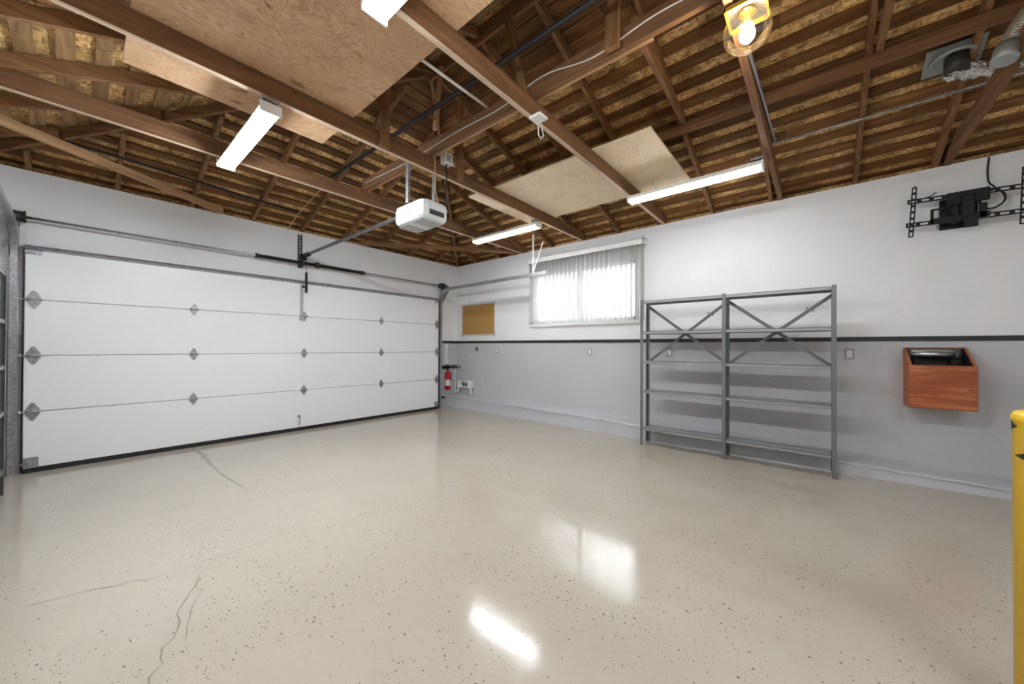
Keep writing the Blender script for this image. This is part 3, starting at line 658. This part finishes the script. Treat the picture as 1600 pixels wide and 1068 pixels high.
fe = thing('foil_elbow', 'shiny crumpled foil elbow under the fat silver duct', 'duct', (-1.585,-6.73,2.845))
b = MB(); path = []; rr = []
for i in range(12):
    f = i/11; path.append((-.03+.10*f, .03-.34*f, -.02-.03*math.sin(f*3))); rr.append(.02 if i == 0 else .047+rng.uniform(-.011,.011))
b.tube(path, rr, 14, smooth=False)
for v in b.bm.verts: v.co += Vector((rng.uniform(-1,1), rng.uniform(-1,1), rng.uniform(-1,1)))*.008
b.build('foil_wrap', MT['foil'], fe)

# ------------------------------------------------------------------ window and blind
wn = struct(bpy.data.objects.new('window_1', None)); COL.objects.link(wn); wn.location = (.06, (WY0+WY1)/2, WZ0)
wy = (WY0+WY1)/2
def WN(x, y, z): return (x-.06, y-wy, z-WZ0)
b = MB()
for a, c in (((.03,WY0,WZ0),(.09,WY0-.05,WZ1)),((.03,WY1+.05,WZ0),(.09,WY1,WZ1)),((.03,WY0,WZ0),(.09,WY1,WZ0+.05)),((.03,WY0,WZ1-.05),(.09,WY1,WZ1)),((.035,wy-.03,WZ0),(.085,wy+.03,WZ1))): b.box(WN(*a), WN(*c), .004)
b.build('window_frame', MT['white'], wn)
b = MB(); b.box(WN(.058,WY0-.05,WZ0+.05), WN(.062,wy+.03,WZ1-.05)); b.box(WN(.066,wy-.03,WZ0+.05), WN(.070,WY1+.05,WZ1-.05)); b.build('window_pane', MT['pane'], wn)
b = MB(); b.box(WN(-.035,WY0+.03,WZ0-.06), WN(.03,WY1-.06,WZ0-.02), .004); b.box(WN(-.018,WY1-.01,WZ0-.02), WN(0,WY1-.10,2.62), .003); b.box(WN(-.018,WY0+.03,WZ0-.02), WN(0,WY0,2.62), .003); b.build('window_casing', MT['white'], wn)
bl = thing('vertical_blind', 'white vertical blind with open vanes over the window', 'blind', (-.08, -2.96, 2.60))
b = MB(); b.box((-.06, 1.0, .0), (-.045, -1.01, .085), .003); b.box((-.06,1.0,.0),(.06,.985,.085)); b.box((-.06,-.995,.0),(.06,-1.01,.085)); b.box((-.06,1.0,.075),(.06,-1.01,.085)); b.build('valance', MT['white'], bl)
b = MB(); b.box((-.02,.98,.03), (.03,-.99,.065)); b.build('headrail', MT['white_plastic'], bl)
nv = 26; ph = math.radians(83); vx, vy = math.sin(ph)*.0445, -math.cos(ph)*.0445
for i in range(nv):
    y = .965-i*(1.935/(nv-1)); b = MB(); n = 6; prev = None
    for k in range(n+1):
        f = k/n*2-1; bow = .004*(1-f*f); px, py = vx*f-bow*.2, vy*f+bow
        cur = (b.bm.verts.new((px, 0+py, .03)), b.bm.verts.new((px, py, -1.03)))
        if prev: b._done([b.bm.faces.new((prev[0], cur[0], cur[1], prev[1]))], True)
        prev = cur
    r = bmesh.ops.solidify(b.bm, geom=b.bm.faces[:], thickness=.0008)
    b.build('vane', MT['vane'], bl, (.005, y, 0), random.uniform(-.06,.06))
# outside: neighbour's wall, fence and ground seen between the vanes
m = MB(); m.box((.2,14,-.3),(14,-18,-.2)); struct(m.build('ground', mat('outside_concrete', (.42,.42,.40), .8)))
m = MB(); m.box((4.6,6,-.2),(4.9,-14,2.35)); struct(m.build('exterior_wall', mat('neighbour_stucco', (.72,.73,.75), .8)))
m = MB()
for i in range(5): m.box((3.0, -4.2-i*.35, -.2), (3.06, -4.48-i*.35, 1.95), .01)
for zz in (.4, 1.6): m.box((3.06,-4.1,zz),(3.1,-5.95,zz+.09))
tag(m.build('garden_fence', mat('grey_fence', (.33,.33,.35), .8)), 'grey board fence outside, glimpsed between the blind vanes', 'fence')

# ------------------------------------------------------------------ steel shelving
def shelving(ys, xf, xb, tops, label, face, loc):
    """ys: post stations; xf front x, xb back x (relative); face=+1 when the back is towards +x"""
    t_ = thing('steel_shelving', label, 'shelving', loc, 'steel shelving'); s_ = 1 if xb > xf else -1
    for y in ys:
        for x, inner in ((xf, s_), (xb, -s_)):
            b = MB(); w2 = .017
            b.box((x-.0015, y-w2, 0), (x+.0015, y+w2, tops[0]+.012)); 
            for side in ((-1, 1) if 0 < ys.index(y) < len(ys)-1 else ((-1,) if y == ys[0] else (1,))):
                pass
            yy = y+w2 if y == ys[-1] else y-w2
            yy = y-w2 if y == ys[0] and False else yy
            b.box((x, (y+w2-.0015) if y != ys[-1] else (y-w2), 0), (x+inner*.032, (y+w2+.0015) if y != ys[-1] else (y-w2+.003), tops[0]+.012))
            if y in (ys[1],): b.box((x, y-w2, 0), (x+inner*.032, y-w2+.003, tops[0]+.012))
            for zz in range(24):
                z = .06+zz*.072
                b.tube([(x-inner*.0022, y, z), (x+inner*.0, y, z)], .0045, 6)
            b.build('upright_post', MT['shelf_post'], t_)
    for y0, y1 in zip(ys, ys[1:]):
        for z in tops:
            b = MB(); p, q = y0-.019, y1+.019; xx0, xx1 = xf+s_*.003, xb-s_*.003
            b.box((xx0, p, z-.004), (xx1, q, z), 0); b.box((xx0, p, z-.034), (xx0+s_*.0025, q, z)); b.box((xx1-s_*.0025, p, z-.034), (xx1, q, z))
            b.box((xx0, p, z-.034), (xx1, p-.0025, z)); b.box((xx0, q+.0025, z-.034), (xx1, q, z)); b.box((xx0, p, z-.034), (xx0+s_*.014, q, z-.0315))
            b.box((xx0+s_*.09, p-.01, z-.016), (xx0+s_*.10, q+.01, z-.004))
            b.build('shelf', MT['shelf'], t_)
        for (za_, zc) in ((tops[0]-.05, tops[2]-.02), (tops[2]-.02, tops[0]-.05)):
            P0 = Vector((xb+s_*(.004 if za_ > zc else .008), y0, za_)); P1 = Vector((P0.x, y1, zc)); d = (P1-P0).normalized(); n = Vector((1,0,0)).cross(d)
            b = MB(); b.prism([P0-n*.017, P1-n*.017, P1+n*.017, P0+n*.017], (s_*.003,0,0)); b.build('cross_brace', MT['shelf_post'], t_)
        f = .80; zz = tops[2]-.02+(tops[0]-.05-tops[2]+.02)*f; yy = y0+(y1-y0)*f
        b = MB(); b.tube([(xb-s_*.004, yy-.035, zz-.012), (xb-s_*.012, yy, zz+.01), (xb-s_*.004, yy+.03, zz+.022)], .007, 8); b.tube([(xb-s_*.012, yy, zz-.02),(xb-s_*.012, yy+.01, zz+.03)], .004, 6); b.build('brace_clamp', MT['chrome'], t_)
    return t_
SX = -.535
shelving([-4.095,-5.0,-5.906], 0, .23, [1.80,1.418,1.05,.68,.215], 'grey steel shelving, two bays of five empty shelves against the window wall', 1, (SX, 0, FZ))
shelving([-.765,-1.68,-2.59], 0, -.25, [1.80,1.418,1.05,.68,.215], 'grey steel shelving against the wall opposite the window, only its corner post showing', -1, (-5.475, 0, FZ))

# ------------------------------------------------------------------ small things on the walls
def plate(x, y, z, axis, label, kind='switch', dark=False, name='wall_outlet', cat='outlet'):
    t_ = thing(name, label, cat, (x, y, z), 'wall plates')
    w2, h2, d = .036, .058, .007
    def B(mb, u0, u1, z0, z1, t0, t1, bev=.0015):
        if axis == 'x': mb.box((-t1, u0, z0), (-t0, u1, z1), bev)
        else: mb.box((u0, -t1, z0), (u1, -t0, z1), bev)
        return mb
    cp = B(MB(), -w2, w2, -h2, h2, 0, d).build('cover_plate', MT['grey_paint'], t_)
    if kind == 'dryer': B(MB(), -.024, .024, -.024, .024, d-.001, d+.006).build('socket', MT['rubber'], cp)
    elif kind == 'gfi':
        B(MB(), -.017, .017, -.034, .034, d-.001, d+.003).build('receptacle', MT['white'], cp); m_ = MB()
        for zz in (-.02, .02):
            for uu in (-.006, .006): B(m_, uu-.0015, uu+.0015, zz-.005, zz+.005, d+.0025, d+.0036, 0)
        B(m_, -.008, .008, -.004, .004, d+.0025, d+.0045, 0); m_.build('slots', MT['dark_plastic'], cp)
    else: B(MB(), -.017, .017, -.034, .034, d-.001, d+.004).build('rocker', MT['white'], cp)
MT['grey_paint'] = mat('grey_plate_paint', (.36,.36,.365), .45)
plate(0, -1.128, 1.113, 'x', 'small wall plate under the black rail, between cork board and window')
plate(0, -.60, 1.133, 'x', 'square dryer outlet with a black socket below the cork board', 'dryer')
plate(0, -3.09, 1.111, 'x', 'small wall plate below the window, under the black rail')
plate(0, -4.27, 1.116, 'x', 'small wall plate seen behind the steel shelving')
plate(0, -6.035, 1.119, 'x', 'grey outlet plate between the steel shelving and the wooden box', 'gfi')
plate(-.141, 0, 1.19, 'y', 'small wall plate beside the narrow white hook rail')
# cork board
cb = thing('cork_board', 'tan cork board in a white frame beside the blind', 'board', (0, -.632, 1.405))
MB().box((-.014, -.445, .015), (-.0, .445, .61)).build('cork_panel', MT['cork'], cb)
b = MB()
for a, c in (((-.02,-.462,0),(0,.462,.02)),((-.02,-.462,.605),(0,.462,.625)),((-.02,-.462,0),(0,-.442,.625)),((-.02,.442,0),(0,.462,.625))): b.box(a, c, .003)
b.build('frame', mat('board_frame', (.66,.62,.56), .5), cb)
# fire extinguisher
fx = thing('fire_extinguisher', 'small red fire extinguisher hanging beside the garage door track', 'fire extinguisher', (-.305, -.075, .315))
b = MB(); b.lathe([(0,0),(.05,0),(.055,.006),(.055,.30),(.05,.335),(.03,.36),(.018,.365),(.018,.385),(0,.385)], (0,0,0), 'z', 28); cy_ = b.build('cylinder', MT['red'], fx)
b = MB(); b.lathe([(.0556,.08),(.0558,.082),(.0558,.20),(.0556,.202)], (0,0,0), 'z', 28); b.build('label_band', mat('extinguisher_label', (.62,.60,.60), .5), cy_)
b = MB(); b.box((-.014,-.02,.385),(.014,.02,.415),.003); b.prism([(-.01,-.01,.41),(-.10,-.012,.435),(-.10,-.012,.445),(-.01,-.01,.425)],(0,.02,0)); b.prism([(-.01,-.01,.40),(-.08,-.012,.405),(-.08,-.012,.412),(-.01,-.01,.41)],(0,.02,0)); b.build('handle', MT['black_metal'], fx)
b = MB(); b.tube([(.01,-.01,.40),(.045,-.03,.395),(.068,-.03,.33),(.066,-.02,.16)], .007, 8); b.build('hose', MT['rubber'], fx)
# black wall rack above it
rk = thing('wall_rack', 'black steel hook rack above the red fire extinguisher', 'rack', (-.25, 0, .76))
b = MB(); b.box((-.17,-.012,-.03),(.06,0,.03),.002); b.box((-.17,-.03,.022),(.23,-.012,.036),.002); b.box((-.05,-.03,-.02),(.23,-.018,-.006),.002); b.build('rack_plate', MT['black_metal'], rk)
for x in (.05, .13, .215): b = MB(); b.tube([(x,-.015,.03),(x,-.05,.0),(x,-.10,-.02),(x,-.13,.005),(x,-.13,.03)], .007, 8); b.build('hook', MT['black_metal'], rk)
# slim white rail with two dark hooks
hr = thing('hook_rail', 'narrow white upright rail with two dark hooks below it', 'rail', (-.29, 0, .82))
b = MB(); b.box((-.026,-.018,0),(.026,0,.40),.003); b.box((-.036,-.022,.345),(.03,0,.40),.003); b.build('rail', MT['white'], hr)
b = MB(); b.box((-.004,-.020,.02),(.004,-.0175,.33)); b.build('slot', MT['dark_plastic'], hr)
for x in (-.024, .024): b = MB(); b.tube([(x*.4,-.012,.01),(x,-.02,-.012),(x,-.035,-.035),(x*1.3,-.045,-.02)], .006, 8); b.build('hook', MT['dark_plastic'], hr)
# photo eye
pe = thing('safety_sensor', 'small black photo-eye sensor low on the door track', 'sensor', (-.44, -.075, .17))
b = MB(); b.box((-.045,-.012,-.012),(.0,.0,.012)); b.build('arm', MT['black_metal'], pe)
b = MB(); b.box((.0,-.022,-.022),(.05,.02,.022),.005); b.tube([(.045,0,0),(.066,0,0)], .015, 12); b.build('housing', MT['dark_plastic'], pe)
# washer box and pipes in the corner
wb = thing('washer_box', 'open white plumbing box with valves low in the corner', 'plumbing box', (0, -.31, .345))
b = MB()
for a, c in (((-.075,-.2,0),(0,-.19,.17)),((-.075,.19,0),(0,.2,.17)),((-.075,-.2,.16),(0,.2,.17)),((-.075,-.2,0),(0,.2,.01)),((-.01,-.2,0),(0,.2,.17)),((-.08,-.2,0),(-.07,-.09,.17))): b.box(a, c, .002)
b.build('box', MT['white'], wb)
for y in (-.03, .06):
    b = MB(); b.tube([(-.03,y,.02),(-.03,y,.085)], .014, 10); b.tube([(-.03,y,.075),(-.075,y,.075)], .012, 10); b.tube([(-.06,y-.03,.10),(-.06,y+.03,.10)], .007, 8); b.build('valve', MT['dark_metal'], wb)
b = MB(); b.lathe([(.03,0),(.034,.004),(.03,.012)], (-.02,.13,.09), 'x', 18); b.build('drain_ring', MT['grey_plastic'], wb)
pipe('white_pipe', [(-.06,-.12,.40),(-.06,-.12,.30),(-.055,-.10,.262),(-.05,-.055,.255),(-.045,-.03,.25)], .016, 'white', 'white bent pipe running from the plumbing box to the corner', 'pipe')
pipe('white_pipe', [(-.055,-.48,.35),(-.05,-.48,.26),(-.06,-.49,.215)], .016, 'white', 'short white pipe dropping from the plumbing box to the footing', 'pipe')
pipe('white_pipe', [(-.30,-.05,FZ+.0),(-.30,-.05,.24)], .02, 'white', 'white pipe standing on the floor at the end of the footing', 'pipe') if False else None
pipe('corner_cable', [(-.055,-.012,.72),(-.05,-.012,.3),(-.05,-.012,.20)], .008, 'white', 'white cable dropping down the corner below the black rack', 'cable', 8)
# wooden box with steel tube
wx = thing('wooden_box', 'orange-stained open plywood box mounted on the grey wall', 'box', (0, -6.602, .66))
b = MB(); y0, y1 = .19, -.19; xf_ = -.33; zt0, zt1 = .53, .375
for ya_ in (y0, y1+.016): b.prism([(0,ya_,-.015),(xf_+.016,ya_,0),(xf_+.016,ya_,zt1),(-.02,ya_,zt0),(0,ya_,zt0)], (0,-.016,0))
b.box((-.012,y0-.016,-.01),(0,y1+.016,zt0)); b.build('side_panels', MT['red_wood'], wx)
MB().box((xf_,y0+.002,0),(xf_+.016,y1-.002,zt1),.003).build('front_panel', MT['box_front'], wx)
MB().box((xf_+.016,y0-.016,0),(-.012,y1+.016,.016)).build('bottom_panel', MT['red_wood'], wx)
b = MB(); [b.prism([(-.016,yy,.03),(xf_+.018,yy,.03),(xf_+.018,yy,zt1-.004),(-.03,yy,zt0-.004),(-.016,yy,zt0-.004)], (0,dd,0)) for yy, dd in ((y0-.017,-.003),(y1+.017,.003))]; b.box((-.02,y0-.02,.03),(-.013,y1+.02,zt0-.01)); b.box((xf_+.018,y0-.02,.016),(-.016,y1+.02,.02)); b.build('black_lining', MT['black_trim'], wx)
tb = thing('steel_tube', 'shiny steel tube lying in the open wooden box', 'tube', (-.11, -6.585, 1.128))
b = MB(); b.tube([(0,.145,0),(0,-.125,0)], .044, 28); b.tube([(-.046,.145,.018),(-.046,-.125,.018)], .006, 8); b.build('tube', MT['chrome'], tb)
b = MB(); b.tube([(0,-.122,0),(0,-.150,0)], .047, 28); b.tube([(0,.142,0),(0,.150,0)], .046, 28); b.build('end_cap', MT['dark_plastic'], tb)
for yy in (-.12, .10):
    b = MB(); b.prism([(-.02,yy,-.04),(.02,yy,-.04),(.02,yy,-.09),(.095,yy,-.09),(.095,yy,-.10),(-.02,yy,-.10)], (0,.02,0)); b.build('bracket', MT['black_metal'], tb)

# tv mount on the wall
tm = thing('tv_wall_mount', 'black slotted television wall mount with no screen', 'wall mount', (-.15, -6.77, 2.40))
def TM(x, y, z): return (x+.15, y+6.77, z-2.40)
def bar(y0, z0, y1, z1, wd, n, name, x=-.15, hole=.62):
    d = Vector((0, y1-y0, z1-z0)); L = d.length; d.normalize(); nrm = Vector((1,0,0)).cross(d)
    b = MB(); slot_strip(b, Vector(TM(x, y0, z0))-nrm*wd/2, d, nrm, L, wd, .004, n, hole); b.box(Vector(TM(x,y0,z0))+Vector((0,-.0,-wd/2)), Vector(TM(x+.014,y0,z0))+Vector((0,-.004,wd/2))); b.build(name, MT['black_metal'], tm)
bar(-6.425, 2.53, -7.16, 2.50, .042, 10, 'horizontal_rail'); bar(-6.415, 2.315, -7.16, 2.30, .042, 10, 'horizontal_rail')
bar(-6.468, 2.655, -6.443, 2.20, .034, 8, 'screen_bracket', -.162); bar(-7.075, 2.655, -7.06, 2.19, .034, 8, 'screen_bracket', -.162)
b = MB(); b.box(TM(-.155,-6.66,2.44), TM(-.13,-6.90,2.548), .004); b.box(TM(-.155,-6.565,2.30), TM(-.14,-6.90,2.345), .003); b.box(TM(-.155,-6.565,2.30), TM(-.14,-6.585,2.43), .003); b.box(TM(-.155,-6.84,2.30), TM(-.14,-6.885,2.42), .003); b.box(TM(-.155,-6.565,2.415), TM(-.14,-6.67,2.43),.003); b.build('head_plate', MT['black_metal'], tm)
b = MB(); b.box(TM(-.13,-6.69,2.29), TM(-.03,-6.74,2.52), .006); b.box(TM(-.17,-6.74,2.32), TM(-.06,-6.82,2.51), .008); b.build('swivel_arm', MT['black_metal'], tm)
b = MB(); b.box(TM(-.16,-6.755,2.225), TM(-.152,-6.835,2.31), .003); b.tube([TM(-.164,-6.78,2.25),TM(-.158,-6.78,2.25)], .006, 8); b.tube([TM(-.164,-6.81,2.25),TM(-.158,-6.81,2.25)], .006, 8); b.build('latch_tab', MT['black_metal'], tm)
b = MB(); b.box(TM(-.03,-6.64,2.26), TM(0,-6.86,2.53), .004); b.build('wall_plate', MT['black_metal'], tm)
cbp = [(-.012,-6.925,H-.01),(-.012,-6.917,2.72),(-.02,-6.922,2.62),(-.05,-6.945,2.56)]
for k in range(22):
    a_ = 1.9-k*2*PI*2.2/21; cbp.append((-.075-.0007*k, -6.925-.068*math.cos(a_)*(1+.05*math.sin(k*2.1))*1.0, 2.455+.078*math.sin(a_)*(1+.06*math.sin(k*1.3))))
pipe('black_cable', cbp, .006, 'rubber', 'black cable hanging from the roof and coiled at the wall mount', 'cable', 8)
pipe('black_wire', [(-.004,-6.50,2.545),(-.02,-6.53,2.575),(-.012,-6.575,2.585),(-.03,-6.62,2.612)], .004, 'rubber', 'short black wire sticking up behind the wall mount rail', 'wire', 6)

# ------------------------------------------------------------------ yellow bollard
bo = thing('bollard', 'yellow steel bollard with black tape chevrons standing on the floor', 'bollard', (-3.085, -6.385, FZ))
R_ = .095; ht = .975-FZ
b = MB(); b.lathe([(0,0),(R_,0),(R_,ht-.035),(R_*1.03,ht-.033),(R_*1.03,ht-.018),(R_*.97,ht-.006),(R_*.8,ht),(0,ht+.004)], (0,0,0), 'z', 48); b.build('post', MT['yellow'], bo)
b = MB(); n = 32
def strip(zc, hh, a0, a1):
    prev = None
    for i in range(n+1):
        f = i/n; a = a0+(a1-a0)*f; h = hh*(1-abs(2*f-1)); r = R_+.0012
        cur = [b.bm.verts.new((r*math.cos(a), r*math.sin(a), zc+h)), b.bm.verts.new((r*math.cos(a), r*math.sin(a), zc-h*.7))]
        if prev and (h > 1e-5 or i): b._done([b.bm.faces.new((prev[1], cur[1], cur[0], prev[0]))], True)
        prev = cur
a_cam = math.atan2(CAMPOS.y+6.385, CAMPOS.x+3.085)
strip(ht-.145, .035, a_cam-1.15, a_cam+.95); strip(ht-.145, .035, a_cam+1.9, a_cam+4.0)
strip(ht-.052, .03, a_cam-2.3, a_cam-1.02); strip(ht-.05, .03, a_cam+.9, a_cam+2.3)
bmesh.ops.remove_doubles(b.bm, verts=b.bm.verts, dist=1e-6); b.build('tape', MT['tape'], bo)
MB().box((-.12,-.12,0),(.12,.12,.012),.003).build('base_plate', MT['yellow'], bo)

# ------------------------------------------------------------------ lift the whole place so that the slab lies at z = 0
for ob in list(S.objects):
    if ob.parent is None: ob.location.z += LIFT
